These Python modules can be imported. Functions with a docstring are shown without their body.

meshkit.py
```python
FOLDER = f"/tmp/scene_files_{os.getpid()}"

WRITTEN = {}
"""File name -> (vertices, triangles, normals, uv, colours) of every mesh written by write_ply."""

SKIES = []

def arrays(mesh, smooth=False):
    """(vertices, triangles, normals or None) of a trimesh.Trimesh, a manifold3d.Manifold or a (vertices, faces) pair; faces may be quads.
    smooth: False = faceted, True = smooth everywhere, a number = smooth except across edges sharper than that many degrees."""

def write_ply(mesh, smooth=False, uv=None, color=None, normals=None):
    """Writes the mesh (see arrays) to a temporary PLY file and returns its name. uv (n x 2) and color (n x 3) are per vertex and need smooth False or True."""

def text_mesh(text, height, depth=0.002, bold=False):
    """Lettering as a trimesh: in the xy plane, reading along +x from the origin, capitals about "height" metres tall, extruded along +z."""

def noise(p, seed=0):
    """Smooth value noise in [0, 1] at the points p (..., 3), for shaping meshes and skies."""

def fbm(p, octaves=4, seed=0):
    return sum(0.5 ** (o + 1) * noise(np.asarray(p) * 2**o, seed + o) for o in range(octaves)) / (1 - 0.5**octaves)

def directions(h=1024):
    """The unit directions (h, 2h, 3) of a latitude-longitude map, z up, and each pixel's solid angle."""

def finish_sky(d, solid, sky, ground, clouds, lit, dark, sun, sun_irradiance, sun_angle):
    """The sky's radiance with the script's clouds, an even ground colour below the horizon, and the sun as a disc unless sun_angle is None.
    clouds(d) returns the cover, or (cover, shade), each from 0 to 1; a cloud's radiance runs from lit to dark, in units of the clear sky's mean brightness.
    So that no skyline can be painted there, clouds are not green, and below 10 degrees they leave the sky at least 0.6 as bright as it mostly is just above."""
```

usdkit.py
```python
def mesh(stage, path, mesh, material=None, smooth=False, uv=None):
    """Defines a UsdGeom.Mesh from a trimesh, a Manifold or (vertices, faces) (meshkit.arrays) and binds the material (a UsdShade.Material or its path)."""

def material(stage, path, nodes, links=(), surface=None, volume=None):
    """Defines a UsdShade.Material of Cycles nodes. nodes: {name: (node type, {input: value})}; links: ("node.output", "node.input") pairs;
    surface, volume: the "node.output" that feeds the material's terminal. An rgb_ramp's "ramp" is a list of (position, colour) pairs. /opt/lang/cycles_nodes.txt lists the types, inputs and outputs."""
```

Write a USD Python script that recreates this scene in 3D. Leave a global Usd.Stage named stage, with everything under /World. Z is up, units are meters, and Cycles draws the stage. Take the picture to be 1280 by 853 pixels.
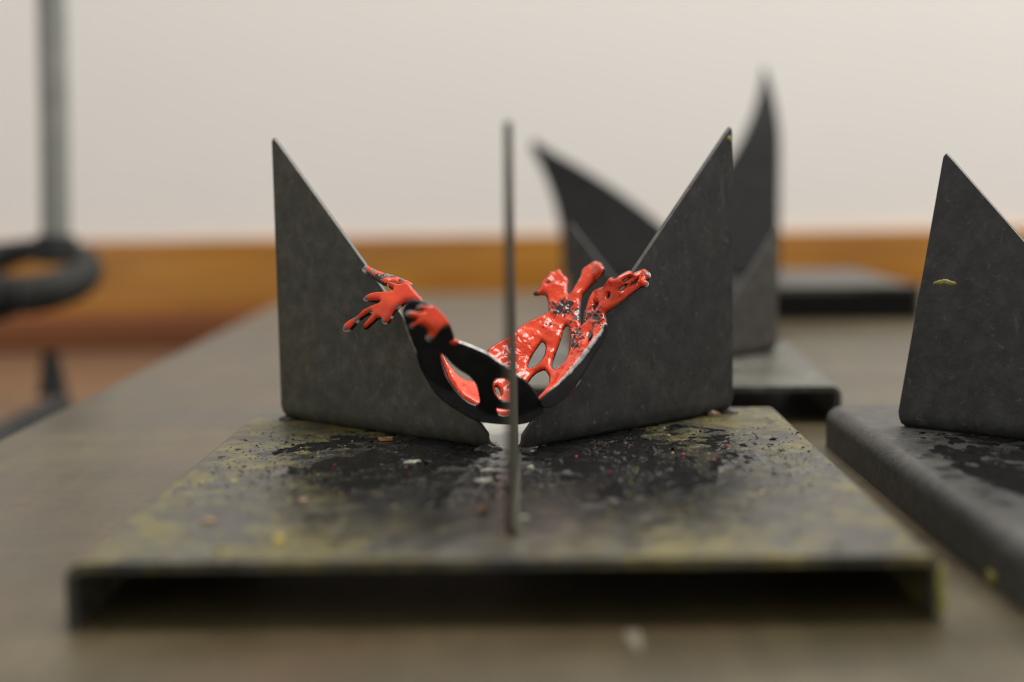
import math
import numpy as np
import trimesh
import usdkit
import meshkit
from pxr import Usd, UsdGeom, UsdLux, UsdShade, Gf, Sdf
from shapely.geometry import Polygon, Point, LineString
from shapely import contains_xy, points as shp_points
from scipy.spatial import Delaunay

stage = Usd.Stage.CreateInMemory()
UsdGeom.SetStageUpAxis(stage, 'Z')
UsdGeom.SetStageMetersPerUnit(stage, 1.0)
UsdGeom.Xform.Define(stage, '/World')
UsdGeom.Scope.Define(stage, '/World/Looks')

# ------------------------------------------------------------------ camera
FPX, PITCH, ROLL = 1634.0, math.atan(191 / 1634), 0.0148       # focal length in photo pixels, tilt down, roll
EYE = np.array([0, 0, 0.05])
FWD = np.array([0, math.cos(PITCH), -math.sin(PITCH)])
_r0, _u0 = np.array([1.0, 0, 0]), np.array([0, math.sin(PITCH), math.cos(PITCH)])
RIGHT = _r0 * math.cos(ROLL) - _u0 * math.sin(ROLL)
UP = _u0 * math.cos(ROLL) + _r0 * math.sin(ROLL)
cam = UsdGeom.Camera.Define(stage, '/World/camera')
cam.AddTransformOp().Set(Gf.Matrix4d(*RIGHT, 0, *UP, 0, *(-FWD), 0, *EYE, 1))
cam.CreateHorizontalApertureAttr(36.0)
cam.CreateVerticalApertureAttr(36.0 * 682 / 1024)
cam.CreateFocalLengthAttr(36.0 * FPX / 1280)
cam.CreateFStopAttr(7.7)
cam.CreateFocusDistanceAttr(0.219)
cam.CreateClippingRangeAttr(Gf.Vec2f(0.01, 100))
cam.CreateExposureAttr(0.19)

# ------------------------------------------------------------------ light
dm = usdkit.material(stage, '/World/Looks/room_light', {'b': ('background_shader', {'color': (1.0, 0.982, 0.945), 'strength': 0.60})}, surface='b.background')
dome = UsdLux.DomeLight.Define(stage, '/World/dome_light')
dome.CreateIntensityAttr(1.0)
UsdShade.MaterialBindingAPI.Apply(dome.GetPrim()).Bind(dm)


def rect_light(name, pos, aim, w, h, power, color):
    l = UsdLux.RectLight.Define(stage, '/World/' + name)
    p, a = np.array(pos, float), np.array(aim, float)
    z = (p - a) / np.linalg.norm(p - a)
    x = np.cross([0, 1, 0.01], z); x /= np.linalg.norm(x)
    y = np.cross(z, x)
    l.AddTransformOp().Set(Gf.Matrix4d(*x, 0, *y, 0, *z, 0, *p, 1))
    l.CreateWidthAttr(w); l.CreateHeightAttr(h)
    l.CreateIntensityAttr(power); l.CreateColorAttr(Gf.Vec3f(*color))


rect_light('ceiling_lamp', (0.42, 0.47, 1.05), (0.25, 0.60, 0), 1.1, 0.30, 15.5, (1.0, 0.955, 0.89))


# ------------------------------------------------------------------ helpers
def ray(px, py):
    """Direction of the photograph's pixel, one metre along the view axis (used to read places off the photograph)."""
    px, py = np.asarray(px, float), np.asarray(py, float)
    return FWD + RIGHT * ((px - 640) / FPX)[..., None] - UP * ((py - 426.5) / FPX)[..., None]


def on_z(px, py, z):
    d = ray(px, py)
    return EYE + d * ((z - EYE[2]) / d[..., 2])[..., None]


_used = {}


def path(name, parent=None):
    base = (str(parent.GetPath()) if parent else '/World') + '/' + name
    n = _used.get(base, 0)
    _used[base] = n + 1
    return base if n == 0 else f'{base}_{n:03d}'


def tag(o, label=None, cat=None, group=None, kind=None):
    for k, v in (('label', label), ('category', cat), ('group', group), ('kind', kind)):
        if v:
            o.SetCustomDataByKey(k, v)
    return o


def thing(name, label, cat, loc=(0, 0, 0), rotz=0.0, group=None):
    x = UsdGeom.Xform.Define(stage, path(name))
    x.AddTranslateOp().Set(Gf.Vec3d(*map(float, loc)))
    if rotz:
        x.AddRotateZOp().Set(math.degrees(rotz))
    return tag(x.GetPrim(), label, cat, group)


def obj(name, mesh, mat, parent=None, smooth=30, attrs=None):
    m = usdkit.mesh(stage, path(name, parent), mesh, mat, smooth=smooth)
    for k, v in (attrs or {}).items():
        UsdGeom.PrimvarsAPI(m).CreatePrimvar(k, Sdf.ValueTypeNames.FloatArray, 'vertex').Set(np.asarray(v, np.float32).tolist())
    return m.GetPrim()


def tm(v, f):
    return trimesh.Trimesh(np.asarray(v, float), np.asarray(f, int), process=False)


def resample(ring, step):
    ring = np.asarray(ring, float)
    out = []
    for a, b in zip(ring, np.roll(ring, -1, 0)):
        n = max(1, int(np.ceil(np.linalg.norm(b - a) / step)))
        out.append(a + (b - a) * (np.arange(n) / n)[:, None])
    return np.vstack(out)


def smooth_ring(ring, step, passes=2):
    """A hand-drawn outline with its corners softened."""
    r = np.asarray(ring, float)
    for _ in range(passes):
        nxt = np.roll(r, -1, 0)
        r = np.stack([r * .78 + nxt * .22, r * .22 + nxt * .78], 1).reshape(-1, 2)
    return r


def triangulate(poly, step, rng, grid=None):
    """Even triangles inside a shapely polygon with holes: points, triangles, distance of every point to the edge."""
    rings = [resample(np.array(r.coords)[:-1], step) for r in (poly.exterior, *poly.interiors)]
    b = np.vstack(rings)
    x0, y0, x1, y1 = poly.bounds
    gs = grid or step
    gx, gy = np.meshgrid(np.arange(x0, x1, gs), np.arange(y0, y1, gs * .87))
    gx[1::2] += gs / 2
    g = np.stack([gx.ravel(), gy.ravel()], 1) + rng.uniform(-.12, .12, (gx.size, 2)) * gs
    inner = poly.buffer(-min(gs, step) * .5)
    g = g[contains_xy(inner, g[:, 0], g[:, 1])] if not inner.is_empty else g[:0]
    p = np.vstack([b, g])
    t = Delaunay(p).simplices
    c = p[t].mean(1)
    t = t[contains_xy(poly, c[:, 0], c[:, 1])]
    a = p[t]
    area = (a[:, 1, 0] - a[:, 0, 0]) * (a[:, 2, 1] - a[:, 0, 1]) - (a[:, 1, 1] - a[:, 0, 1]) * (a[:, 2, 0] - a[:, 0, 0])
    t[area < 0] = t[area < 0][:, ::-1]
    t = t[np.abs(area) > 1e-9 * step * step]
    keep = np.unique(t)
    re = np.full(len(p), -1); re[keep] = np.arange(len(keep))
    p, t = p[keep], re[t]
    edge = poly.boundary
    from shapely import distance
    return p, t, distance(edge, shp_points(p))


def vertex_normals(v, f):
    n = np.zeros_like(v)
    fn = np.cross(v[f[:, 1]] - v[f[:, 0]], v[f[:, 2]] - v[f[:, 0]])
    for k in range(3):
        np.add.at(n, f[:, k], fn)
    return n / np.maximum(np.linalg.norm(n, axis=1, keepdims=True), 1e-30)


def open_edges(f):
    e = np.vstack([f[:, [0, 1]], f[:, [1, 2]], f[:, [2, 0]]])
    s = np.sort(e, 1)
    u, inv, cnt = np.unique(s, axis=0, return_inverse=True, return_counts=True)
    return e[cnt[inv.ravel()] == 1]


def near_line(p, lines, w):
    from shapely import distance
    out = np.zeros(len(p))
    for l in lines:
        out = np.maximum(out, np.clip(1.6 - distance(LineString(l), shp_points(p)) / w, 0, 1))
    return out


def thicken(v, f, n, t0, t1, round_=.35):
    """A sheet from -t0 to +t1 along its normals: (whole two faces), (rounded cut edge)."""
    k = len(v)
    faces = tm(np.vstack([v + n * t1, v - n * t0]), np.vstack([f, f[:, ::-1] + k]))
    e = open_edges(f)
    out = np.zeros_like(v)
    d = np.cross(v[e[:, 1]] - v[e[:, 0]], n[e[:, 0]])
    np.add.at(out, e[:, 0], d); np.add.at(out, e[:, 1], d)
    out /= np.maximum(np.linalg.norm(out, axis=1, keepdims=True), 1e-30)
    idx = np.unique(e)
    re = np.full(k, -1); re[idx] = np.arange(len(idx))
    m, T = len(idx), t0 + t1
    levels = [(t1, 0), (t1 - T * .2, round_ * .8), (t1 - T * .5, round_), (-t0 + T * .2, round_ * .8), (-t0, 0)]
    rows = [v[idx] + n[idx] * h + out[idx] * (r * T * .5) for h, r in levels]
    a, b = re[e[:, 0]], re[e[:, 1]]
    q = []
    for i in range(len(levels) - 1):
        q += [np.stack([a + i * m, a + (i + 1) * m, b + i * m], 1), np.stack([b + i * m, a + (i + 1) * m, b + (i + 1) * m], 1)]
    return faces, tm(np.vstack(rows), np.vstack(q)), idx


def fbm(p, scale, seed=0, octaves=4):
    """Smooth lumpy noise about 0, from a few random waves."""
    r = np.random.default_rng(seed)
    out = np.zeros(len(p))
    for o in range(octaves):
        for _ in range(7):
            k = r.normal(size=3); k *= scale * 2 ** o / np.linalg.norm(k) * r.uniform(.7, 1.3)
            out += np.sin(p @ k + r.uniform(0, 6.28)) * .5 ** o
    return out / 4.5


MM = 0.001

# ------------------------------------------------------------------ materials
L = '/World/Looks/'


def nz(scale, detail=4, rough=.55, dist=0.0):
    return ('noise_texture', {'scale': scale, 'detail': detail, 'roughness': rough, 'distortion': dist})


def ramp(*stops):
    return ('rgb_ramp', {'ramp': [(p, (c, c, c) if np.ndim(c) == 0 else c) for p, c in stops]})


def steel(name, dark, light, stain, stain_at=(.56, .68), stain_amount=.7, rough=(.42, .62), bump=.15, fine=900, wet=None, wet_r=.05, spec=.5, stain_scale=60, specks=.35, scratch=.3):
    """Blackened steel: cloudy tone, dusty stains, pitted relief; wet = centre of a burnt, glossy black area."""
    n = {'g': ('geometry', {}), 'n1': nz(70, 5, .6, .4), 'r1': ramp((.3, dark), (.7, light)),
         'n2': nz(stain_scale, 7, .74, .8), 'r2': ramp((stain_at[0], 0.0), (stain_at[1], stain_amount)), 'mx': ('mix', {'color2': stain}),
         'n3': nz(fine, 3, .6), 'n5': nz(820, 3, .5, .2), 'r5': ramp((.64, 0.0), (.73, specks)), 'mx5': ('mix', {'color2': (.16, .155, .14)}), 'm6': ('mapping', {'scale': (700, 700, 45), 'rotation': (.25, .5, 0)}), 'n6': nz(1.0, 3, .6, .6), 'r6': ramp((.66, 0.0), (.72, scratch)), 'mx6': ('mix', {'color2': (.12, .118, .11)}),
         'rr': ramp((.3, rough[0]), (.7, rough[1])), 'bp': ('bump', {'strength': bump, 'distance': .0004}),
         'n4': nz(330, 6, .72), 'r4': ramp((.34, .62), (.5, .95), (.66, 1.5)), 'mul': ('mix', {'mix_type': 'multiply', 'fac': 1.0}),
         'p': ('principled_bsdf', {'specular_ior_level': spec})}
    l = [('g.position', 'n1.vector'), ('g.position', 'n2.vector'), ('g.position', 'n3.vector'), ('g.position', 'n4.vector'), ('n1.fac', 'r1.fac'), ('n2.fac', 'r2.fac'),
         ('r1.color', 'mx.color1'), ('r2.color', 'mx.fac'), ('mx.color', 'mul.color1'), ('n4.fac', 'r4.fac'), ('r4.color', 'mul.color2'),
         ('g.position', 'n5.vector'), ('n5.fac', 'r5.fac'), ('mul.color', 'mx5.color1'), ('r5.color', 'mx5.fac'), ('g.position', 'm6.vector'), ('m6.vector', 'n6.vector'), ('n6.fac', 'r6.fac'), ('mx5.color', 'mx6.color1'), ('r6.color', 'mx6.fac'),
         ('n3.fac', 'bp.height'), ('n1.fac', 'rr.fac'), ('bp.normal', 'p.normal')]
    if wet is None:
        l += [('mx6.color', 'p.base_color'), ('rr.color', 'p.roughness')]
    else:
        n.update({'sub': ('mapping', {'location': tuple(-c / wet_r / k for c, k in zip(wet, (1.10, .98, 1))), 'scale': (1 / wet_r / 1.10, 1 / wet_r / .98, 0.0)}), 'gr': ('gradient_texture', {'gradient_type': 'spherical'}),
                  'nw': nz(240, 5, .7), 'ad': ('math', {'math_type': 'multiply_add', 'value2': 1.5, 'value3': -.75}), 'sum': ('math', {'math_type': 'add'}),
                  'rw': ramp((.12, 0.0), (.30, .62), (.60, 1.0)), 'wm': ('mix', {'color2': (.010, .010, .010)}), 'wr': ('mix_float', {'b': .20})})
        l += [('g.position', 'sub.vector'), ('sub.vector', 'gr.vector'), ('g.position', 'nw.vector'), ('nw.fac', 'ad.value1'), ('gr.fac', 'sum.value1'), ('ad.value', 'sum.value2'),
              ('sum.value', 'rw.fac'), ('rw.color', 'wm.fac'), ('mx6.color', 'wm.color1'), ('wm.color', 'p.base_color'), ('rw.color', 'wr.fac'), ('rr.color', 'wr.a'), ('wr.result', 'p.roughness')]
    return usdkit.material(stage, L + name, n, l, surface='p.BSDF')


def plain(name, col, rough=.5, var=.25, scale=300, bump=0.0, spec=.5, coat=0.0, metallic=0.0):
    n = {'g': ('geometry', {}), 'n': nz(scale, 4, .6), 'r': ramp((.3, tuple(c * (1 - var) for c in col)), (.7, tuple(c * (1 + var) for c in col))),
         'p': ('principled_bsdf', {'roughness': rough, 'specular_ior_level': spec, 'coat_weight': coat, 'metallic': metallic}), 'b': ('bump', {'strength': bump, 'distance': .0003})}
    return usdkit.material(stage, L + name, n, [('g.position', 'n.vector'), ('n.fac', 'r.fac'), ('r.color', 'p.base_color'), ('n.fac', 'b.height'), ('b.normal', 'p.normal')], surface='p.BSDF')


M = {}
M['plate'] = steel('stand_plate_steel', (.026, .026, .023), (.072, .070, .060), (.128, .108, .028), (.44, .57), .9, (.34, .55), .5, 1100, wet=(0.002, .190, 0), wet_r=.050, stain_scale=95)
M['plate_right'] = steel('right_plate_steel', (.022, .022, .021), (.048, .048, .044), (.07, .065, .04), (.6, .75), .5, (.4, .6), .35, 900, wet=(.112, .19, 0), wet_r=.052)
M['plate_rear'] = steel('rear_plate_steel', (.05, .05, .043), (.11, .11, .095), (.05, .05, .02), (.5, .62), .6, (.32, .5), .2, 700)
M['plate_far'] = steel('far_plate_steel', (.03, .03, .028), (.06, .06, .055), (.04, .035, .02), (.5, .62), .5, (.35, .5), .2, 700)
M['fin_olive'] = steel('olive_fin_steel', (.036, .036, .028), (.066, .065, .051), (.064, .062, .030), (.48, .7), .7, (.5, .66), .12, 1400)
M['fin_dark'] = steel('dark_fin_steel', (.020, .020, .020), (.040, .040, .038), (.045, .045, .040), (.52, .75), .5, (.5, .66), .14, 1400)
M['fin_rear'] = steel('rear_fin_steel', (.022, .022, .022), (.034, .034, .033), (.03, .03, .03), (.6, .8), .3, (.55, .7), .1, 900)
M['fin_rear_mid'] = steel('rear_fin_mid_steel', (.036, .034, .032), (.06, .056, .05), (.07, .05, .04), (.55, .7), .5, (.5, .7), .1, 900)
M['fin_rear_warm'] = steel('rear_fin_warm_steel', (.05, .046, .04), (.085, .078, .068), (.1, .07, .05), (.55, .7), .5, (.5, .7), .1, 900)
M['worn_edge'] = plain('worn_steel_edge', (.06, .058, .052), .42, .4, 700, .2)
M['weld'] = plain('sooty_weld_metal', (.045, .044, .040), .35, .5, 900, .4)
M['burnt_edge'] = plain('burnt_steel_edge', (.055, .046, .028), .5, .5, 300, .2)
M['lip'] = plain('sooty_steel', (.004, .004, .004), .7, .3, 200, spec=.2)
M['black_back'] = plain('fired_black_metal', (.0125, .0125, .0128), .62, .5, 500, .3, spec=.4)
M['chip_orange'] = plain('rust_flake', (.24, .12, .045), .6, .4, 1200, .4)
M['chip_tan'] = plain('tan_enamel_chip', (.22, .15, .085), .6, .3, 900, .3)
M['chip_yellow'] = plain('yellow_enamel_grain', (.38, .30, .06), .4, .3, 1500, .2)
M['chip_red'] = plain('red_enamel_grain', (.42, .015, .022), .3, .3, 1500, .2)
M['chip_pale'] = plain('pale_enamel_flake', (.42, .42, .34), .35, .35, 1400, .4)
M['chip_black'] = plain('black_enamel_grit', (.010, .010, .010), .5, .5, 900, .3, spec=.25)
M['crust'] = plain('burnt_enamel_crust', (.008, .008, .0078), .15, .6, 900, .25, spec=.5)
M['chip_grey'] = plain('grey_scale_grit', (.032, .031, .028), .6, .5, 900, .3, spec=.3)
M['chip_olive'] = plain('olive_enamel_dust', (.17, .15, .03), .6, .4, 900, .3)
M['drip'] = plain('dried_slurry', (.13, .112, .08), .7, .4, 500, .3)
M['paint_yellow'] = plain('yellow_green_paint', (.26, .24, .05), .6, .45, 700, .4)
M['puddle'] = plain('pale_grey_fused_enamel', (.36, .36, .33), .3, .12, 260, .1)
M['clamp'] = plain('grey_green_tool_paint', (.20, .205, .185), .45, .15, 60)
M['clamp_dark'] = plain('black_tool_iron', (.022, .023, .022), .75, .3, 60, spec=.25)
M['wall'] = plain('white_wall_paint', (.83, .815, .79), .8, .012, 5, 0.0, spec=.2)

# the bench board: worn grey-brown sheet with scuffs and streaks
n = {'g': ('geometry', {}), 'm': ('mapping', {'scale': (9, 26, 9), 'rotation': (0, 0, .35)}), 'n1': nz(1.0, 6, .62, .6), 'r1': ramp((.28, (.027, .0208, .0092)), (.55, (.056, .0432, .0185)), (.75, (.098, .077, .037))),
     'm2': ('mapping', {'scale': (160, 26, 60)}), 'n2': nz(1.0, 5, .65, .3), 'r2': ramp((.3, .7), (.62, 1.15), (.75, 1.6)), 'mul': ('mix', {'mix_type': 'multiply', 'fac': .75}),
     'n3': nz(16, 4, .6, 1.0), 'r3': ramp((.50, 0.0), (.68, .6)), 'mx': ('mix', {'color2': (.085, .048, .022)}),
     'n5': nz(650, 3, .6), 'r5': ramp((.3, .7), (.7, 1.25)), 'mul2': ('mix', {'mix_type': 'multiply', 'fac': .7}),
     'rr': ramp((.3, .28), (.7, .42)), 'b': ('bump', {'strength': .2, 'distance': .0002}), 'p': ('principled_bsdf', {'specular_ior_level': .72})}
M['tabletop'] = usdkit.material(stage, L + 'worn_bench_board', n, [('g.position', 'm.vector'), ('m.vector', 'n1.vector'), ('n1.fac', 'r1.fac'), ('g.position', 'm2.vector'), ('m2.vector', 'n2.vector'), ('n2.fac', 'r2.fac'),
     ('r1.color', 'mul.color1'), ('r2.color', 'mul.color2'), ('g.position', 'n3.vector'), ('n3.fac', 'r3.fac'), ('mul.color', 'mx.color1'), ('r3.color', 'mx.fac'),
     ('g.position', 'n5.vector'), ('n5.fac', 'r5.fac'), ('mx.color', 'mul2.color1'), ('r5.color', 'mul2.color2'), ('mul2.color', 'p.base_color'), ('n1.fac', 'rr.fac'), ('rr.color', 'p.roughness'), ('n5.fac', 'b.height'), ('b.normal', 'p.normal')], surface='p.BSDF')


def wood(name, c0, c1, rough=.25, along=(7, 60, 60)):
    n = {'g': ('geometry', {}), 'm': ('mapping', {'scale': along}), 'n': nz(1.0, 6, .6, .8), 'r': ramp((.3, c0), (.7, c1)), 'p': ('principled_bsdf', {'roughness': rough, 'coat_weight': .3, 'coat_roughness': .2})}
    return usdkit.material(stage, L + name, n, [('g.position', 'm.vector'), ('m.vector', 'n.vector'), ('n.fac', 'r.fac'), ('r.color', 'p.base_color')], surface='p.BSDF')


M['wood'] = wood('orange_varnished_wood', (.26, .100, .010), (.56, .26, .038))
M['wood_dark'] = wood('red_brown_varnished_wood', (.13, .034, .004), (.22, .066, .008))
M['wood_bench'] = wood('pale_bench_wood', (.12, .072, .042), (.18, .11, .066), .3)

# vitreous enamel: coral red, glassy, burnt dark where "burn" is high and bare metal-grey where "bare" is high
n = {'g': ('geometry', {}), 'ab': ('attribute', {'attribute': 'burn'}), 'ag': ('attribute', {'attribute': 'bare'}),
     'n1': nz(260, 4, .6), 'r1': ramp((.3, (.56, .036, .010)), (.7, (.72, .068, .018))),
     'n2': nz(1150, 4, .62, .5), 'a1': ('math', {'math_type': 'multiply_add', 'value2': 1.7, 'value3': -.85}), 's1': ('math', {'math_type': 'add'}), 'rb': ramp((.42, 0.0), (.50, 1.0)), 'mb': ('mix', {'color2': (.035, .022, .022)}),
     'n3': nz(900, 3, .6), 'a3': ('math', {'math_type': 'multiply_add', 'value2': 1.2, 'value3': -.6}), 's3': ('math', {'math_type': 'add'}), 'rg': ramp((.44, 0.0), (.56, 1.0)), 'mg': ('mix', {'color2': (.17, .165, .16)}),
     'b': ('bump', {'strength': .05, 'distance': .0003}), 'n4': nz(800, 2, .5), 'p': ('principled_bsdf', {'roughness': .13, 'specular_ior_level': .34})}
M['enamel'] = usdkit.material(stage, L + 'coral_red_enamel', n, [('g.position', 'n1.vector'), ('g.position', 'n2.vector'), ('g.position', 'n3.vector'), ('g.position', 'n4.vector'), ('n1.fac', 'r1.fac'),
     ('n2.fac', 'a1.value1'), ('a1.value', 's1.value1'), ('ab.fac', 's1.value2'), ('s1.value', 'rb.fac'), ('r1.color', 'mb.color1'), ('rb.color', 'mb.fac'),
     ('n3.fac', 'a3.value1'), ('a3.value', 's3.value1'), ('ag.fac', 's3.value2'), ('s3.value', 'rg.fac'), ('mb.color', 'mg.color1'), ('rg.color', 'mg.fac'), ('mg.color', 'p.base_color'),
     ('n4.fac', 'b.height'), ('b.normal', 'p.normal')], surface='p.BSDF')
# cut edge of the enamelled sheet: bright filed metal broken by soot
n = {'g': ('geometry', {}), 'a': ('attribute', {'attribute': 'bright'}), 'n': nz(1100, 4, .7), 'm': ('math', {'math_type': 'multiply'}), 'r': ramp((.20, (.012, .012, .012)), (.34, (.03, .03, .03)), (.40, (.30, .30, .29)), (.52, (.62, .62, .60))), 'p': ('principled_bsdf', {'roughness': .38, 'metallic': .2})}
M['cut_edge'] = usdkit.material(stage, L + 'filed_metal_edge', n, [('g.position', 'n.vector'), ('n.fac', 'm.value1'), ('a.fac', 'm.value2'), ('m.value', 'r.fac'), ('r.color', 'p.base_color')], surface='p.BSDF')


# ------------------------------------------------------------------ setting
def box(x0, x1, y0, y1, z0, z1, bevel=0.0):
    if bevel:
        import manifold3d as m3
        b = bevel
        c = [m3.Manifold.sphere(b, 12).translate((x, y, z)) for x in (x0 + b, x1 - b) for y in (y0 + b, y1 - b) for z in (z0 + b, z1 - b)]
        return m3.Manifold.batch_hull(c)
    return trimesh.creation.box(bounds=[[x0, y0, z0], [x1, y1, z1]])


BENCH = -0.036
tag(obj('wall', box(-2.2, 2.4, .735, .80, BENCH, 1.5), M['wall']), kind='structure')
tag(obj('workbench_top', box(-2.2, 2.4, -.35, .735, BENCH - .04, BENCH), M['wood_bench']), kind='structure')
tag(obj('tabletop', box(-.1065, 1.3, -.25, .637, BENCH, 0, .0015), M['tabletop']), kind='structure')
bb = thing('wooden_backboard', 'orange varnished wooden strip along the foot of the white wall', 'backboard', (0, .735, BENCH))
obj('plank', box(-2.2, 2.4, -.006, -.0005, .020, .0600, .001), M['wood'], bb)
obj('moulding', box(-2.2, 2.4, -.014, -.0005, 0, .020, .003), M['wood_dark'], bb)


# ------------------------------------------------------------------ stands: a bent channel plate carrying upright pointed fins
def channel(width, length, height, t=1.2 * MM, R=2.2 * MM, nseg=8):
    """Inverted U with rounded bends, open at both ends, from y = 0 to y = length, x centred."""
    def arc(r, side):
        a = np.linspace(0, math.pi / 2, nseg)
        return [(side * (width / 2 - R + r * math.sin(q)), height - R + r * math.cos(q)) for q in a]
    outer = [(-width / 2, 0)] + arc(R, -1)[::-1] + arc(R, 1) + [(width / 2, 0)]
    inner = [(width / 2 - t, 0)] + arc(R - t, 1)[::-1] + arc(R - t, -1) + [(-width / 2 + t, 0)]
    ring = np.array(outer + inner)[::-1]
    p, f, _ = triangulate(Polygon(ring), 20 * MM, np.random.default_rng(0), grid=1.0)
    m = trimesh.creation.extrude_polygon(Polygon(ring), length)
    v = m.vertices.copy()
    m.vertices = np.stack([v[:, 0], length - v[:, 2], v[:, 1]], 1)
    m.fix_normals()
    return m


def fin_mesh(outer, inner, height, h_in=2.6 * MM, t=.85 * MM, r=2.4 * MM, flap=4 * MM, back=1, z0=0.0, lean=(0, 0), curl=None, c0=.55, blunt=0.0, step=1.1 * MM, curve=0.0, seed=0, gap=-.38 * MM):
    """An upright right-angled triangle of sheet: tall at its outer end, bent back along its foot. Returns (sheet, cut edge)."""
    o, i = np.array(outer, float), np.array(inner, float)
    Lb = np.linalg.norm(i - o)
    e = (i - o) / Lb
    nb = np.array([-e[1], e[0]]) * back
    c = 1.6 * MM
    s_min = r - (math.pi / 2 * r + flap)
    hyp = [(Lb * k, height + (h_in - height) * k - curve * 4 * k * (1 - k)) for k in np.linspace(1, .03 + blunt, 24)]
    pts = [(c, r - math.pi / 2 * r * .9)] + [(Lb - .25 * MM, r - math.pi / 2 * r * .9), (Lb, r)] + hyp + [(.35 * MM + Lb * blunt * .45, height * .992), (0, height * (.98 - blunt * .5)), (0, r * .4 + c), (c * .3, r * .4 - c * .2)]
    p, f, _ = triangulate(Polygon(pts), step, np.random.default_rng(seed))
    u, s = p[:, 0], p[:, 1]
    a = np.clip((r - s) / r, 0, math.pi / 2)
    off = np.where(s < r, r * (1 - np.cos(a)), 0.0)
    z = np.where(s < r, r - r * np.sin(a), s) + t / 2 + gap
    k = np.clip(s / height, 0, None)
    xy = o + e * u[:, None] + nb * off[:, None] + np.array(lean) * k[:, None]
    if curl is not None:
        xy = xy + np.array(curl) * (np.clip(k - c0, 0, None) ** 2)[:, None]
    v = np.column_stack([xy, z + z0])
    n = vertex_normals(v, f)
    return thicken(v, f, n, t / 2, t / 2)[:2]


def add_fin(parent, base, mats, edge_mat, **kw):
    sheet, edge = fin_mesh(**kw)
    sheet.apply_translation(-np.array(base)); edge.apply_translation(-np.array(base))
    fin = obj('fin', sheet, mats, parent, 40)
    obj('cut_edge', edge, edge_mat, fin, 60)
    return fin


T = 7.6 * MM
# nearest stand
B0 = (-.0007, .1976, 0)
s0 = thing('enamelling_stand', 'stained steel stand in the middle, its three pointed fins holding up the red enamelled piece', 'stand', B0)
ch = channel(.1014, .102, T)
ch.apply_translation([0, -.051, 0]); ch.apply_transform(trimesh.transformations.rotation_matrix(-.018, [0, 0, 1]))
obj('base_plate', ch, M['plate'], s0, 30)
add_fin(s0, B0, M['fin_olive'], M['worn_edge'], outer=(-.0432, .2425), inner=(-.0042, .2105), height=.0525, back=1, z0=T, seed=1)
add_fin(s0, B0, M['fin_dark'], M['worn_edge'], outer=(.0410, .2425), inner=(.0015, .2085), height=.0532, back=-1, z0=T, seed=2, lean=(-.0004, 0))
add_fin(s0, B0, M['fin_olive'], M['burnt_edge'], outer=(-.0006, .1572), inner=(.0003, .2050), height=.0505, back=-1, z0=T, seed=3, lean=(.0005, 0), flap=.1 * MM, r=.8 * MM, t=.95 * MM)


def weld(pos, r, seed):
    m = trimesh.creation.icosphere(3, r)
    m.vertices *= (1.5, 1.0, .55)
    m.vertices += m.vertex_normals * (r * .22 * fbm(m.vertices, 2.2 / r, seed))[:, None]
    m.apply_translation(pos)
    return m


for k, (x_, y_, r_) in enumerate([(-.0046, .2098, .0012), (-.0028, .2086, .0009), (.0022, .2076, .0012), (.0004, .2068, .0009), (-.0422, .2414, .0011), (.0404, .2418, .0013)]):
    obj('weld_bead', weld(np.array([x_, y_, T + .0001]) - np.array(B0), r_, 80 + k), M['weld'], s0, True)


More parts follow.
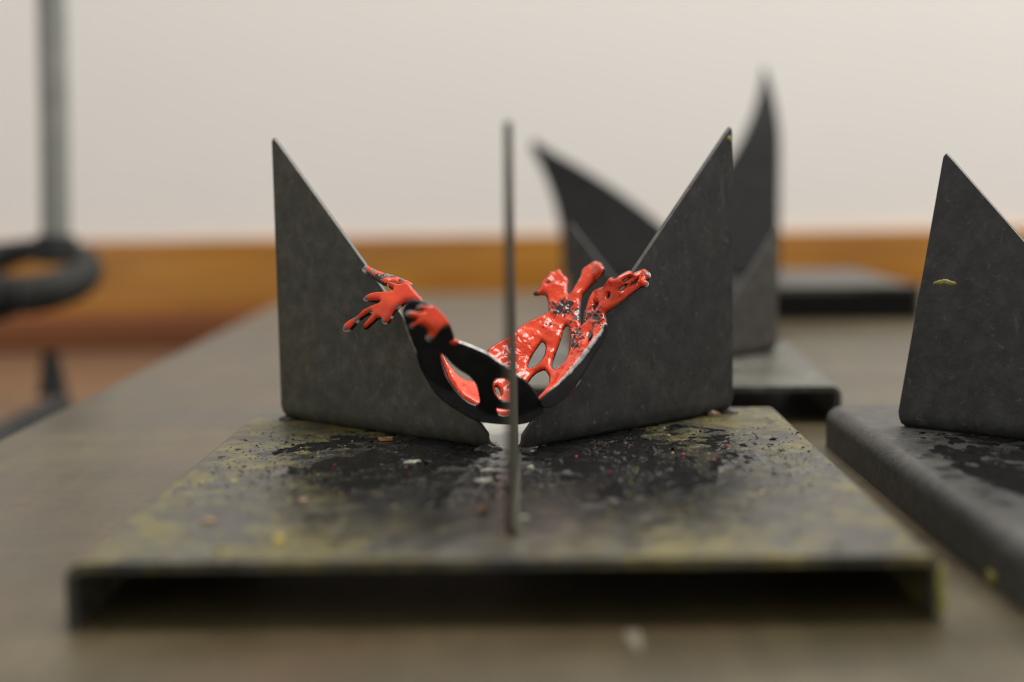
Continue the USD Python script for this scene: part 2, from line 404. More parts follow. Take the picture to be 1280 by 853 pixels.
def dab(pos, normal, w, h, seed, thick=.25 * MM):
    """An irregular thin blob of paint lying on a surface."""
    r = np.random.default_rng(seed)
    a = np.linspace(0, 2 * math.pi, 22)[:-1]
    rad = 1 + .28 * np.sin(a * 2 + r.uniform(0, 6)) + .2 * np.sin(a * 3 + r.uniform(0, 6)) + r.uniform(-.13, .13, 21)
    nrm = np.array(normal, float); nrm /= np.linalg.norm(nrm)
    x = np.cross([0, 0, 1.0], nrm) if abs(nrm[2]) < .9 else np.array([1.0, 0, 0])
    x -= nrm * (x @ nrm); x /= np.linalg.norm(x); y = np.cross(nrm, x)
    ring = np.array(pos) + (np.cos(a) * rad * w / 2)[:, None] * x + (np.sin(a) * rad * h / 2)[:, None] * y
    mid = np.array(pos) + (ring - np.array(pos)) * .72 + nrm * thick
    k = len(ring)
    v = np.vstack([ring, mid, [np.array(pos) + nrm * thick * 1.1]])
    i = np.arange(k); j = (i + 1) % k
    f = np.vstack([np.stack([i, j, i + k], 1), np.stack([j, j + k, i + k], 1), np.stack([i + k, j + k, np.full(k, 2 * k)], 1)])
    return tm(v, f)


for k, (xx, zz, w, h) in enumerate([(.0485, .0052, .0013, .0022), (.0487, .0019, .0014, .0026), (.0484, .0036, .0009, .0014)]):
    obj('paint_spot', dab((xx + .0009, -.0519 - .0001, zz), (.35, -1, 0), w, h, 50 + k, .0004), M['paint_yellow'], s0, True)
tip = np.array([.0408, .2424, T + .0514]) - np.array(B0)
obj('paint_spot', dab(tip + (-.0006, -.0006, -.0006), (.65, -.76, 0), .0011, .0016, 61), M['paint_yellow'], s0, True)

# right-hand stand
B1 = (.1095, .197, 0)
s1 = thing('enamelling_stand', 'dark steel stand at the right edge of the picture, yellow mark on its fin', 'stand', B1)
ch = channel(.1, .100, T, R=2.9 * MM)
ch.apply_translation([0, -.05, 0]); ch.apply_transform(trimesh.transformations.rotation_matrix(-.012, [0, 0, 1]))
obj('base_plate', ch, M['plate_right'], s1, 30)
f1o, f1i = (.0672, .2255), (.1030, .1930)
add_fin(s1, B1, M['fin_dark'], M['worn_edge'], outer=f1o, inner=f1i, height=.0475, back=1, z0=T, seed=4, lean=(.0080, .002))
add_fin(s1, B1, M['fin_dark'], M['worn_edge'], outer=(.152, .2285), inner=(.1150, .1930), height=.0480, back=-1, z0=T, seed=5)
add_fin(s1, B1, M['fin_dark'], M['worn_edge'], outer=(.1085, .1520), inner=(.1090, .1880), height=.0480, back=-1, z0=T, seed=6)
e1 = np.array(f1i) - np.array(f1o); e1 /= np.linalg.norm(e1)
n1 = np.array([e1[1], -e1[0]]) if e1[1] < 0 else np.array([-e1[1], e1[0]])
n1 = n1 if n1[1] < 0 else -n1


def on_fin(px, py, o, e, nrm, off):
    d = ray(px, py)
    nn = np.array([nrm[0], nrm[1], 0])
    t = ((np.array([*o, 0]) - EYE) @ nn + off) / (d @ nn)
    return EYE + d * t


p = on_fin(1190, 352, f1o, e1, n1, .0006)
kz = ((p[2] - T) / .047) ** 2
obj('paint_spot', dab(p + np.array([.0080, .002, 0]) * kz * 0 + np.array([n1[0], n1[1], 0]) * .0028 - np.array(B1), (n1[0], n1[1], .12), .0030, .0013, 71), M['paint_yellow'], s1, True)
obj('paint_spot', dab(on_z(1236, 722, .0012) * (0, 1, 1) + (B1[0] - .05 - .0004, 0, 0) - np.array(B1), (-1, 0, 0), .004, .0016, 72), M['paint_yellow'], s1, True)

# small stand behind
B2 = (.0375, .3145, 0)
s2 = thing('enamelling_stand', 'small steel stand behind the right fin of the middle stand, with two low pointed fins', 'stand', B2)
ch = channel(.0700, .080, T)
ch.apply_translation([0, -.04, 0]); ch.apply_transform(trimesh.transformations.rotation_matrix(-.08, [0, 0, 1]))
obj('base_plate', ch, M['plate_rear'], s2, 30)
add_fin(s2, B2, M['fin_rear_mid'], M['fin_rear'], outer=(.0150, .330), inner=(.0385, .310), height=.0335, back=1, z0=T, seed=7)
add_fin(s2, B2, M['fin_rear_warm'], M['fin_rear'], outer=(.0672, .330), inner=(.0445, .310), height=.0320, back=-1, z0=T, seed=8)

# large stand at the back with bent tips
B3 = (.0885, .575, 0)
T3 = 12.5 * MM
s3 = thing('enamelling_stand', 'large dark steel stand farthest back, two tall fins with bent tips rising above the rest', 'stand', B3)
ch = channel(.130, .100, T3, t=1.6 * MM)
ch.apply_translation([0, -.05 - .045, 0]); ch.apply_transform(trimesh.transformations.rotation_matrix(-.03, [0, 0, 1]))
obj('base_plate', ch, M['plate_far'], s3, 30)
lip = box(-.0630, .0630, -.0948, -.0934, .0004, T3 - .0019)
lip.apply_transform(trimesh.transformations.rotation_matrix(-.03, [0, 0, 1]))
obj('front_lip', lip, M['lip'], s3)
add_fin(s3, B3, M['fin_rear'], M['fin_rear'], outer=(.0215, .535), inner=(.078, .510), height=.0570, back=1, z0=T3, seed=9, lean=(-.002, .004), curl=(-.0225, 0), c0=.25, blunt=.10, curve=-.003, t=1.4 * MM)
add_fin(s3, B3, M['fin_rear'], M['fin_rear'], outer=(.1085, .530), inner=(.048, .510), height=.0840, back=-1, z0=T3, seed=10, curl=(-.040, .010), c0=.6, curve=.010, t=1.4 * MM)

# ------------------------------------------------------------------ upright tool at the left
B4 = (-.180, .520, BENCH)
cl = thing('clamp_stand', 'dark iron tool with grey upright rod and oval ring, left of the grey board', 'tool', B4)


def tube(points, radii, seg=14, squash=1.0):
    pts = np.array(points, float); radii = np.broadcast_to(radii, len(pts))
    tan = np.gradient(pts, axis=0); tan /= np.linalg.norm(tan, axis=1, keepdims=True)
    ref = np.array([0, 1.0, 0]) if abs(tan[0][1]) < .9 else np.array([1.0, 0, 0])
    rows = []
    for p_, t_, r_ in zip(pts, tan, radii):
        x = np.cross(ref, t_); x /= np.linalg.norm(x); y = np.cross(t_, x)
        a = np.linspace(0, 2 * math.pi, seg + 1)[:-1]
        rows.append(p_ + (np.cos(a)[:, None] * x + np.sin(a)[:, None] * y * squash) * r_)
    k = len(rows)
    v = np.vstack(rows + [pts[:1], pts[-1:]])
    f = []
    for i in range(k - 1):
        for j in range(seg):
            a, b, c, d = i * seg + j, i * seg + (j + 1) % seg, (i + 1) * seg + j, (i + 1) * seg + (j + 1) % seg
            f += [(a, b, c), (b, d, c)]
    f += [(k * seg, (j + 1) % seg, j) for j in range(seg)] + [(k * seg + 1, (k - 1) * seg + j, (k - 1) * seg + (j + 1) % seg) for j in range(seg)]
    return tm(v, f)


def at_depth(px, py, d):
    return EYE + ray(px, py) * d


b4 = np.array(B4)
obj('rod', tube([at_depth(70, 318, .52) - b4, at_depth(68, 150, .52) - b4, at_depth(64, -40, .52) - b4, at_depth(60, -200, .52) - b4], [.0056] * 4), M['clamp'], cl, 40)
a = np.linspace(0, 2 * math.pi, 49)
ring = []
for q in a:
    px, py = 18 + 92 * math.cos(q), 346 + 27 * math.sin(q) - 15 * math.cos(q) + 4 * math.sin(2 * q + .6)
    ring.append(at_depth(px, py, .52 - .030 * math.sin(q)) - b4)
obj('ring', tube(ring, .0050 + .0034 * np.clip(np.sin(a), 0, 1) + .0028 * np.clip(-np.cos(a), 0, 1) + .0008 * np.sin(3 * a + 1)), M['clamp_dark'], cl, 40)
cc = [at_depth(70, 296, .52) - b4, at_depth(70, 318, .52) - b4, at_depth(70, 330, .52) - b4]
obj('collar', tube(cc, [.0080, .0088, .0080], 24), M['clamp_dark'], cl, 40)
foot0 = at_depth(66, 505, .52); foot0[2] = BENCH + .006
obj('pin', tube([at_depth(62, 440, .52) - b4, at_depth(66, 480, .52) - b4, foot0 - b4], [.0030, .0050, .0062]), M['clamp_dark'], cl, 40)
f0, f1 = on_z(75, 512, BENCH + .005), on_z(-60, 590, BENCH + .005)
obj('foot', tube([f0 - b4, (f0 + f1) / 2 - b4, f1 - b4], [.0058, .0062, .0062]), M['clamp_dark'], cl, 40)

# ------------------------------------------------------------------ the enamelled openwork piece
CX, CY, CZ, CS, CA = -.001, .209, T + .0065, .9, .006


def bowl_hits(px, py):
    """Where lines of sight meet the shallow bowl the piece was bent to: (near, far) depth."""
    d = ray(px, py)
    t = np.linspace(.165, .262, 700)
    P = EYE + d[:, None, :] * t[None, :, None]
    g = P[..., 2] - (CZ + CS * (np.sqrt((P[..., 0] - CX) ** 2 + (P[..., 1] - CY) ** 2 + CA * CA) - CA))
    ins = g > 0
    any_ = ins.any(1)
    best = t[g.argmax(1)]
    near = np.where(any_, t[ins.argmax(1)], best)
    far = np.where(any_, t[len(t) - 1 - ins[:, ::-1].argmax(1)], best)
    return near, far


def smooth_field(p, f, val, it=12):
    e = np.unique(np.sort(np.vstack([f[:, [0, 1]], f[:, [1, 2]], f[:, [2, 0]]]), 1), axis=0)
    deg = np.bincount(e.ravel(), minlength=len(p)).astype(float)
    for _ in range(it):
        acc = np.bincount(e[:, 0], val[e[:, 1]], len(p)) + np.bincount(e[:, 1], val[e[:, 0]], len(p))
        val = .5 * val + .5 * acc / deg
    return val


def near_depth(p):
    n_, f_ = bowl_hits(p[:, 0], p[:, 1])
    return .2085 + .55 * (n_ - .2085)


def far_depth(p):
    n_, f_ = bowl_hits(p[:, 0], p[:, 1])
    d = ray(p[:, 0], p[:, 1])                     # the right-hand fingers lie against the near face of the right fin
    o, i = np.array((.0410, .2425)), np.array((.0015, .2085))
    nn = np.array([(i - o)[1], -(i - o)[0], 0]) / np.linalg.norm(i - o)
    lim = ((np.array([*o, 0]) - EYE) @ nn) / (d @ nn) - .0016
    k = np.clip((p[:, 0] - 745) / 25, 0, 1)
    return np.where(lim < f_, f_ + (lim - f_) * k, f_)


def tps(ctrl):
    from scipy.interpolate import RBFInterpolator
    c = np.array(ctrl, float)
    r = RBFInterpolator(c[:, :2] / 100, c[:, 2], kernel='thin_plate_spline', smoothing=1e-7)
    return lambda p: r(p / 100)


def gauss(p, spots):
    out = np.zeros(len(p))
    for x, y, rx, ry, a_ in spots:
        out = np.maximum(out, a_ * np.exp(-(((p[:, 0] - x) / rx) ** 2 + ((p[:, 1] - y) / ry) ** 2)))
    return out


BP = np.array([-.001, .211, T])
piece = thing('enamelled_piece', 'openwork metal piece with coral red enamel inside and black outside, branching into finger-like ends', 'enamelled piece', BP)
PARTS = []


def leaf(outline, holes, depth, red_front, step=1.7, tmetal=.55 * MM, coat=.55 * MM, lump=.16 * MM, burn=(), bare=(), wfall=5.0, iters=25, seed=0, soft=2, rim=()):
    poly = Polygon(smooth_ring(outline, step, soft), [smooth_ring(h, step, soft) for h in holes]).buffer(0)
    if poly.geom_type != 'Polygon':
        poly = max(poly.geoms, key=lambda g: g.area)
    p, f, dist = triangulate(poly, step, np.random.default_rng(seed))
    t = smooth_field(p, f, depth(p), iters)
    v = EYE + ray(p[:, 0], p[:, 1]) * t[:, None]
    n = vertex_normals(v, f)
    toward = ((EYE - v) * n).sum(1).mean() > 0
    if toward != red_front:                       # the normals point to the enamelled side
        f, n = f[:, ::-1], -n
    sheet, edge, idx = thicken(v, f, n, tmetal / 2, tmetal / 2, .5)
    w = np.clip(dist / wfall, 0, 1)
    h = coat * np.sqrt(np.clip(1 - (1 - w) ** 2, 0, 1)) + (lump * fbm(v, 1300, seed, 2)) * np.clip(dist / 3, 0, 1)
    h = np.maximum(h, .03 * MM)
    bn = gauss(p, burn) + .0
    br = gauss(p, bare)
    h = h * (1 - .55 * np.clip(bn * 1.2, 0, 1) * (fbm(v, 4200, seed + 3) > -.1))
    body = v + n * (tmetal / 2 + np.maximum(h, .03 * MM))[:, None]
    bright = np.maximum(near_line(p[idx], rim, 3.0), np.clip(br[idx] * 1.8, 0, 1))
    PARTS.append((sheet, edge, tm(body, f), bn, br, np.tile(bright, 5)))


N_OUT = [(527, 376), (512, 376), (506, 384), (504, 392), (506, 400), (513, 421), (521, 439), (525, 457), (542, 488), (556, 502), (572, 512), (593, 525), (618, 529), (643, 530), (654, 529), (664, 526), (672, 521), (681, 514),
         (675, 503), (667, 489), (657, 477), (644, 467), (628, 456.6), (611, 443), (592, 434.5), (578, 429), (570, 427), (566.5, 424), (565.8, 419), (561, 405), (549, 392), (540, 383)]
N_H1 = [(549, 441), (555.6, 442), (564, 452.5), (575, 462), (588, 469), (596.6, 480), (599.5, 492), (601.6, 503), (596.6, 508), (587, 505), (577, 498), (565.5, 485), (557, 472), (552, 456)]
N_H2 = [(615.5, 477), (621, 472), (634, 472), (645, 482), (648, 494), (642, 503), (630, 503), (622, 499), (616, 489)]
N_H3 = [(618.8, 508.3), (626, 510), (640, 511), (640, 520), (628, 521), (621, 518)]
leaf(N_OUT, [N_H1, N_H2, N_H3], near_depth, False, seed=11, tmetal=.75 * MM, rim=[[(566, 427), (592, 434.5), (628, 456.6), (648, 470)], [(504, 392), (513, 421), (521, 437)]])

F_OUT = [(609, 440), (615, 434), (623, 429), (630.5, 425.5), (644, 415), (652, 408), (668.6, 399), (681, 393.8), (686.5, 391), (686.5, 383.7), (685, 373), (682, 368.5), (676.5, 368.5), (668.6, 370), (667, 366.5), (675, 362.5), (678, 352),
         (684, 348), (687, 341), (694, 340.6), (698, 337), (701, 338.6), (703, 344), (710.4, 348.5), (709, 366.5), (712, 370.5), (719, 358.5), (726, 348), (728, 337), (736, 332), (744, 326.6), (751, 329), (755.6, 336.6), (753.6, 343), (743, 353),
         (732, 365), (727, 370), (725.5, 378.4), (724.5, 392), (725, 404), (727, 411), (729.5, 405), (730, 394), (733, 386), (736, 374.5), (741.6, 365), (749.6, 360), (756, 359), (757.6, 356), (761.6, 348.5), (765, 347), (768, 350),
         (776, 344), (785.5, 339), (790, 340), (791, 342.5), (801.4, 338), (807, 337), (812.7, 343), (812, 348.5), (807, 350.5), (810.7, 355), (808, 359), (802.7, 358.5), (796, 362.5), (783, 372.5), (769.5, 382.4), (761.6, 388), (756, 393),
         (758, 399), (758, 405), (755, 413), (750, 421), (740, 435), (726, 454), (713, 471), (698, 487), (688, 498), (682, 505), (674, 513), (655, 524), (630, 525), (606, 518), (587, 507), (573, 492), (562, 476), (556, 460), (548, 441), (553, 442), (562, 458), (575, 474), (584, 477), (592, 472), (602, 470), (610, 462), (609, 450)]
F_H1 = [(677.7, 425.8), (683.8, 432.7), (681, 446.4), (673, 457), (661, 462.4), (658.7, 457), (664, 445), (671.6, 434)]
F_H2 = [(705, 408), (712, 406.8), (713.6, 419), (712, 440), (709, 451), (699, 461.6), (691.5, 463), (689, 457), (693, 445), (699, 429.6)]
F_H3 = [(656, 483), (667, 468), (680.8, 461), (687, 469), (688, 477), (684.6, 488), (675, 498), (662, 505), (648, 500)]
F_H4 = [(738, 417), (740.5, 415), (741, 421), (738, 429), (734.5, 430)]
F_H5 = [(745.5, 381), (748.5, 377.5), (749.2, 381), (746.5, 388), (743.5, 388.5)]
F_S = [[(789.5, 354.5), (797, 349), (799, 351.5), (793, 357)], [(772, 362), (781, 355), (783, 357.5), (775.5, 364.5)], [(759.5, 374), (762, 365.5), (764, 367), (762, 374)], [(776, 352), (786, 345.5), (787.5, 347.5), (778, 353.5)]]
F_H6 = [(617, 484), (622, 483), (627, 491), (626, 498), (620, 493)]


leaf(F_OUT, [F_H1, F_H2, F_H3, F_H4, F_H5, F_H6, *F_S], far_depth, True, step=1.3, seed=12, wfall=4.5, coat=.48 * MM, lump=.19 * MM, soft=1,
     burn=[(705, 388, 24, 15, .66), (725, 398, 16, 16, .62), (747, 398, 14, 22, .60), (792, 352, 24, 10, .44), (690, 352, 16, 14, .38), (667, 368, 6, 4, .6), (650, 425, 10, 12, .30), (722, 425, 16, 28, .58), (662, 435, 30, 30, .24), (690, 410, 20, 12, .34), (586, 478, 8, 6, .5), (598, 500, 6, 5, .4)],
     bare=[(812, 345, 8, 5, .62), (809, 357, 6, 4, .62), (654, 415, 7, 7, .40)])

# right branch: the near side of its trough, black, with the bright cut rim
R_OUT = [(757, 405), (752.4, 416), (740, 432), (726.5, 450), (712.8, 467), (697.6, 482.5), (685, 492), (675, 500), (677, 509), (690, 508), (706.7, 496), (716, 484.5), (727, 469), (737, 451), (746, 437), (755.5, 420.5), (758.5, 410)]
leaf(R_OUT, [], lambda p: far_depth(p) * .3 + .7 * (.2095 + .55 * (near_depth(p) - .2085) + (p[:, 0] - 680) / 80 * .004) - .0012, False, step=1.5, seed=13, coat=.25 * MM, tmetal=.95 * MM)
S_OUT = [(707, 492.5), (710, 494.5), (715, 490), (727.5, 472), (727, 469), (716, 481)]
leaf(S_OUT, [], lambda p: np.full(len(p), .2125), True, step=1.2, seed=14, wfall=2, coat=.3 * MM, bare=[(722, 478, 8, 8, .7)])

rim_px = np.array(R_OUT[:7], float)
rim_px = np.column_stack([np.interp(np.linspace(0, 6, 40), np.arange(7), rim_px[:, k]) for k in (0, 1)])
rim_d = far_depth(rim_px) * .3 + .7 * (.2095 + .55 * (near_depth(rim_px) - .2085) + (rim_px[:, 0] - 680) / 80 * .004) - .0012
rim_line = (rim_px, rim_d)

# left end: broad hand of fingers falling over the left fin, a thin finger behind it, a small hand curled forward
H1 = [(532, 381), (529, 375), (523, 369), (517, 362), (514, 357), (509, 355), (502.5, 357.4), (497.4, 356.8), (489.6, 354), (484.5, 356), (487, 358.7), (493.5, 362.6), (492, 366.4), (479.3, 366.4), (466.4, 367.7), (458.7, 371.6), (454.8, 374.8), (460, 376.8), (475.5, 376.8),
      (478, 379.3), (467.7, 383), (456, 388.4), (449.7, 396), (436.8, 402.5), (429.7, 410.3), (431.6, 414.8), (438, 412.9), (445.8, 403.8), (454.8, 396), (465, 390.3), (467.7, 393.5), (460, 402.5), (454.8, 409), (457.4, 411.6), (465, 405), (472.9, 397.4), (478, 398.7),
      (480.6, 405), (485.8, 403.8), (489.6, 397.4), (493.5, 389.7), (502.5, 382), (509, 378), (518, 377.5)]
leaf(H1, [], tps([(530, 378, .2130), (512, 366, .2160), (490, 358, .2190), (490, 380, .2160), (460, 371, .2200), (455, 405, .2170), (432, 411, .2185), (480, 402, .2155), (470, 386, .2175)]), True, step=1.1, seed=15, tmetal=.8 * MM, wfall=4.5, coat=.5 * MM, lump=.06 * MM, iters=4, soft=1,
     bare=[(431, 412, 8.1, 5.4, 0.82), (457, 374.5, 8.1, 4.725, 0.8), (447, 402, 4.05, 4.05, 0.7), (481, 403, 4.725, 5.4, 0.75), (489, 397, 6.75, 2.7, 0.6), (500, 385, 10.8, 3.375, 0.62), (466, 391, 2.7, 4.05, 0.7), (486, 357, 4.05, 4.05, 0.65)])
H3 = [(453.5, 338.7), (455, 336), (458.7, 334.8), (471.6, 341), (484.5, 345.8), (492, 346.4), (502.5, 351), (512, 354), (517, 359), (511, 361), (502.5, 358), (492, 355.5), (482, 356.5), (471.6, 350), (461, 342)]
leaf(H3, [], tps([(455, 338, .2262), (470, 342, .2245), (472, 349, .2225), (492, 347, .2230), (495, 355, .2200), (512, 356, .2185)]), True, step=1.1, seed=16, tmetal=.8 * MM, wfall=3.5, coat=.4 * MM, lump=.08 * MM, iters=3, soft=1,
     burn=[(466, 344, 7, 3, .75), (478, 350, 16, 3.5, .8), (490, 350, 8, 4, .7), (503, 355, 5, 3, .7)], bare=[(457, 338, 6.75, 4.05, 0.82), (489, 348, 8.1, 3.375, 0.7), (467, 343, 4.05, 2.7, 0.7), (502, 353, 4.05, 2.7, 0.7)])
H2 = [(563, 411), (559, 408), (550, 410), (545, 416), (541, 423.5), (536, 426.5), (533, 422), (536, 415.4), (531, 408), (522, 406), (515, 409.5), (513, 406.5), (520.6, 402.5), (521, 399), (510, 396.5), (507.7, 392), (513, 389.6), (523, 391.5), (530, 391), (526, 388), (521, 385), (526, 381), (533.5, 384), (539, 381.5), (549, 391), (556, 399)]
nb_ = lambda x, y: float(near_depth(np.array([[x, y]], float))[0])
leaf(H2, [], tps([(550, 392, nb_(550, 392) - .0006), (561, 406, nb_(561, 406) - .0006), (540, 384, nb_(540, 384) - .0008), (536, 424, nb_(536, 424) - .0066), (509, 392, nb_(509, 392) - .0050), (517, 406, nb_(517, 406) - .0062), (542, 404, nb_(542, 404) - .0036), (524, 386, nb_(524, 386) - .0026)]), True,
     step=1.1, seed=17, tmetal=.7 * MM, wfall=5, coat=.5 * MM, lump=.05 * MM, iters=4, soft=1, bare=[(535.5, 424, 4, 4.5, .75), (508, 392.5, 5, 3, .7), (524, 385, 4, 2.5, .6), (514.5, 408.5, 3, 3, .5)])
# red bead on the shoulder of the black lobe
bead = trimesh.creation.icosphere(2, .00055); bead.vertices *= (1.3, 1, .9)
bead.apply_translation(at_depth(568, 428, nb_(568, 428) - .0003) - BP)


_rl = EYE + ray(rim_line[0][:, 0], rim_line[0][:, 1]) * rim_line[1][:, None] - BP + np.array([0, -.0001, .0001])
rim_tube = tube(_rl, .00046 * np.sin(np.linspace(.25, 2.95, 40)) ** .5, 12)
rim_tube.vertices += np.random.default_rng(3).normal(0, .00003, rim_tube.vertices.shape)


def join(ms):
    m = trimesh.util.concatenate(ms)
    return m


sheet = join([q[0] for q in PARTS]); sheet.apply_translation(-BP)
edge = join([q[1] for q in PARTS]); edge.apply_translation(-BP)
coat = join([q[2] for q in PARTS]); coat.apply_translation(-BP)
bt = np.concatenate([q[5] for q in PARTS]); bn = np.concatenate([q[3] for q in PARTS]); br = np.concatenate([q[4] for q in PARTS])
obj('metal_sheet', sheet, M['black_back'], piece, True)
obj('cut_edge', edge, M['cut_edge'], piece, True, {'bright': bt})
obj('filed_rim', rim_tube, M['cut_edge'], piece, True, {'bright': np.ones(len(rim_tube.vertices))})
obj('enamel_coat', coat, M['enamel'], piece, True, {'burn': bn, 'bare': br})
obj('enamel_bead', bead, M['enamel'], piece, True)

# ------------------------------------------------------------------ loose chips and grit on the plates
RNG = np.random.default_rng(77)


def chip(w, d, h, seed):
    """A broken flake: an irregular little slab with a lifted edge."""
    r = np.random.default_rng(seed)
    k = 9
    a = np.sort(r.uniform(0, 2 * math.pi, k)) * .5 + np.linspace(0, 2 * math.pi, k + 1)[:-1] * .5
    rad = r.uniform(.72, 1.15, k)
    low = np.column_stack([np.cos(a) * rad * w / 2, np.sin(a) * rad * d / 2, np.zeros(k)])
    top = low * r.uniform(.72, .9, (k, 1)) + np.column_stack([np.zeros((k, 2)), h * r.uniform(.6, 1.25, k)])
    v = np.vstack([low, top, [[0, 0, h * r.uniform(.8, 1.2)]], [[0, 0, 0]]])
    i = np.arange(k); j = (i + 1) % k
    f = np.vstack([np.stack([i, j, i + k], 1), np.stack([j, j + k, i + k], 1), np.stack([i + k, j + k, np.full(k, 2 * k)], 1), np.stack([j, i, np.full(k, 2 * k + 1)], 1)])
    return tm(v, f)


for i, (px, py, w, d, h, mat, label) in enumerate([
        (483, 550, .0042, .0026, .0009, 'chip_orange', 'orange brown flake lying close under the left fin of the middle stand'),
        (262, 652, .0042, .0024, .0005, 'chip_tan', 'long pale tan flake on the left part of the middle plate'),
        (379, 626, .0024, .0020, .0005, 'chip_tan', 'small tan flake on the plate below and left of the orange flake'),
        (603, 640, .0026, .0026, .0012, 'chip_orange', 'brown crumb just left of the edge-on front fin'),
        (349, 676, .0020, .0036, .0006, 'chip_yellow', 'yellowish crumb near the front edge of the middle plate, left half'),
        (274, 688, .0020, .0026, .0004, 'chip_olive', 'dull olive crumb near the front left corner of the middle plate'),
        (655, 648, .0018, .0026, .0003, 'chip_pale', 'pale fleck on the plate just right of the front fin'),
        (611, 588, .0036, .0030, .0004, 'chip_pale', 'upper whitish flake left of the front fin under the piece'),
        (606, 601, .0040, .0034, .0004, 'chip_pale', 'lower and larger whitish flake left of the front fin'),
        (515, 578, .0042, .0016, .0004, 'chip_pale', 'thin whitish sliver on the black crust left of the whitish flakes'),
        (663, 586, .0016, .0014, .0007, 'chip_pale', 'small pale crumb at the foot of the right fin by the front fin'),
        (893, 520, .0042, .0016, .0014, 'chip_tan', 'pinkish tan sliver at the outer foot of the right fin')]):
    p_ = on_z(px, py, T + .0001)
    m = chip(w * .72, d * .72, h * .6, 100 + i)
    m.apply_transform(trimesh.transformations.rotation_matrix(RNG.uniform(-.4, .4), [0, 0, 1]))
    o = thing('enamel_flake', label, 'flake', p_)
    obj('flake_body', m, M[mat], o, 25)
for col, label, spots in (('red', 'tiny bright red enamel grain lying on the black crust of the middle plate', [(418, 582), (508, 585), (512, 592), (744, 560), (786, 560), (790, 562), (818, 562), (854, 568), (868, 561), (893, 575), (909, 558), (720, 571), (760, 590)]),
                          ('yellow', 'tiny yellow enamel grain lying on the plate of the middle stand', [(841, 567), (850, 555), (426, 618), (774, 578), (796, 586), (788, 602), (963, 568), (900, 590), (440, 552), (540, 612), (930, 640), (376, 560)])):
    for i, (px, py) in enumerate(spots):
        sz = RNG.uniform(.00014, .00024) * (1.5 if (px, py) in ((841, 567), (426, 618), (418, 582)) else 1)
        m = trimesh.creation.icosphere(1, sz); m.vertices *= RNG.uniform(.7, 1.2, (1, 3)); m.vertices += RNG.normal(0, sz * .1, m.vertices.shape)
        m.apply_translation(on_z(px, py, T + sz * .6))
        tag(obj('enamel_grain', m, M['chip_' + col], None, 30), label, 'grain', f'{col} enamel grains scattered on the middle plate')

# pale fused enamel behind the meeting point of the fins
pud = dab((.0005, .2290, T + .00006), (0, 0, 1), .016, .034, 5, .0004)
tag(obj('enamel_puddle', pud, M['puddle'], None, True), 'pale grey fused enamel puddle seen through the gap where the fins meet', 'puddle')


def grit(n, sampler, size, seed, flat=.35):
    r = np.random.default_rng(seed)
    octa = np.array([(1, 0, 0), (0, 1, 0), (-1, 0, 0), (0, -1, 0), (0, 0, 1), (0, 0, -1.0)])
    fc = np.array([(0, 1, 4), (1, 2, 4), (2, 3, 4), (3, 0, 4), (1, 0, 5), (2, 1, 5), (3, 2, 5), (0, 3, 5)])
    xy = sampler(r, n)
    n = len(xy)
    s = size * np.exp(r.normal(0, .45, n))
    v = octa[None] * r.uniform(.5, 1.3, (n, 6, 1))
    a = r.uniform(0, 6.28, n); c_, s_ = np.cos(a), np.sin(a)
    v = v * np.stack([np.ones(n), r.uniform(.5, 1, n), np.full(n, flat)], 1)[:, None]
    tl = r.normal(0, .35, n)
    v[..., 2] += v[..., 0] * tl[:, None]
    x = v[..., 0] * c_[:, None] - v[..., 1] * s_[:, None]; y = v[..., 0] * s_[:, None] + v[..., 1] * c_[:, None]
    v = np.stack([x, y, v[..., 2]], -1) * s[:, None, None]
    v[..., :2] += xy[:, None]; v[..., 2] += (T + s * flat * .3)[:, None]
    f = fc[None] + (np.arange(n) * 6)[:, None, None]
    return tm(v.reshape(-1, 3), f.reshape(-1, 3))


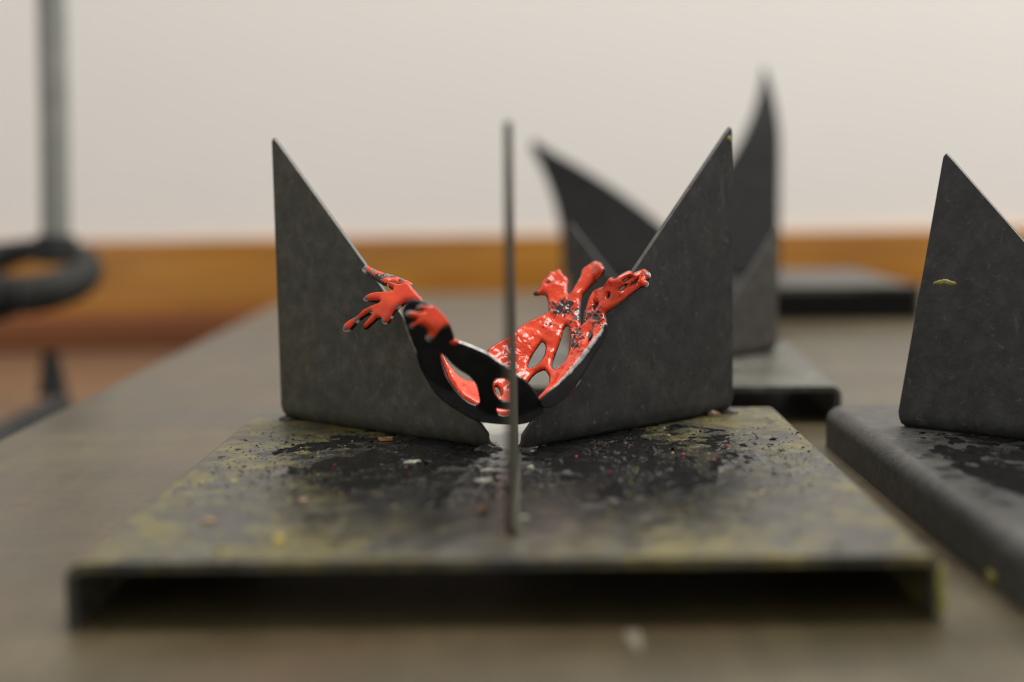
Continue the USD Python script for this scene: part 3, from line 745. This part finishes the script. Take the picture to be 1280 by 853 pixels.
PL = Polygon([(-.0492, .1478), (.0476, .1462), (.0496, .2470), (-.0474, .2486)])
inpl = lambda q: q[contains_xy(PL, q[:, 0], q[:, 1])]
core = lambda r, n: inpl(np.column_stack([r.normal(0, .020, n), r.normal(.206, .013, n)]))
wide = lambda r, n: inpl(np.column_stack([r.normal(0, .030, n), r.normal(.200, .020, n)]))
rim = lambda r, n: inpl(np.column_stack([r.uniform(-.05, .05, n), r.uniform(.147, .249, n)]))
tag(obj('black_grit', grit(4200, core, .00022, 1), M['chip_black']), 'crust of black enamel grit around the foot of the fins on the middle plate', 'grit', kind='stuff')
tag(obj('grey_grit', grit(3800, wide, .00018, 2), M['chip_grey']), 'grey scale flakes spread over the middle plate', 'grit', kind='stuff')
tag(obj('olive_dust', grit(1800, rim, .00016, 3, .25), M['chip_olive']), 'olive yellow enamel dust towards the edges of the middle plate', 'dust', kind='stuff')
def crust(ring, centre, rx, ry, seed, to=.00055):
    poly = Polygon(smooth_ring(ring, .002))
    p, f, dist = triangulate(poly, to, np.random.default_rng(seed))
    q3 = np.column_stack([p, np.zeros(len(p))])
    hgt = .00016 * fbm(q3, 1500, seed + 1) + .00012 * np.abs(fbm(q3, 3600, seed + 2)) + .00022 * fbm(q3, 420, seed + 3) - .00006
    ell = 1.3 - np.sqrt(((p[:, 0] - centre[0]) / rx) ** 2 + ((p[:, 1] - centre[1]) / ry) ** 2) * 1.25
    v = np.column_stack([p, T + np.clip(hgt + .00024 * ell, -.0003, .0008) * np.clip(dist / .003, 0, 1) - .00006])
    return tm(v, f)


tag(obj('black_crust', crust([(-.046, .206), (-.040, .226), (-.020, .238), (0, .236), (.020, .238), (.040, .226), (.046, .208), (.036, .186), (.016, .170), (0, .166), (-.018, .174), (-.034, .188)], (0, .206), .043, .033, 41, .00045), M['crust'], None, 40),
    'broken crust of burnt black enamel around the foot of the fins on the middle plate', 'crust', kind='stuff')
tag(obj('black_crust', crust([(.0645, .212), (.072, .228), (.110, .236), (.154, .224), (.154, .165), (.110, .150), (.074, .155), (.0655, .180)], (.108, .195), .060, .054, 61, .0006), M['crust'], None, 40),
    'burnt black enamel crust on the plate of the stand at the right edge', 'crust', kind='stuff')
r_core = lambda r, n: np.column_stack([r.normal(.098, .014, n), r.normal(.190, .018, n)])
gr = grit(2500, lambda r, n: (lambda q: q[(q[:, 0] > .066) & (q[:, 0] < .155) & (q[:, 1] > .15) & (q[:, 1] < .24)])(r_core(r, n)), .00022, 4)
tag(obj('black_grit', gr, M['chip_black']), 'black enamel grit on the plate of the stand at the right edge', 'grit', kind='stuff')

# pale scuff of dried slurry on the board in front of the middle stand
p_ = on_z(793, 800, .0002)
tag(obj('dried_drip', dab(p_, (.0, 0, 1), .0013, .0085, 8, .00006), M['drip'], None, True), 'pale dried drip on the board in front of the middle stand', 'drip')
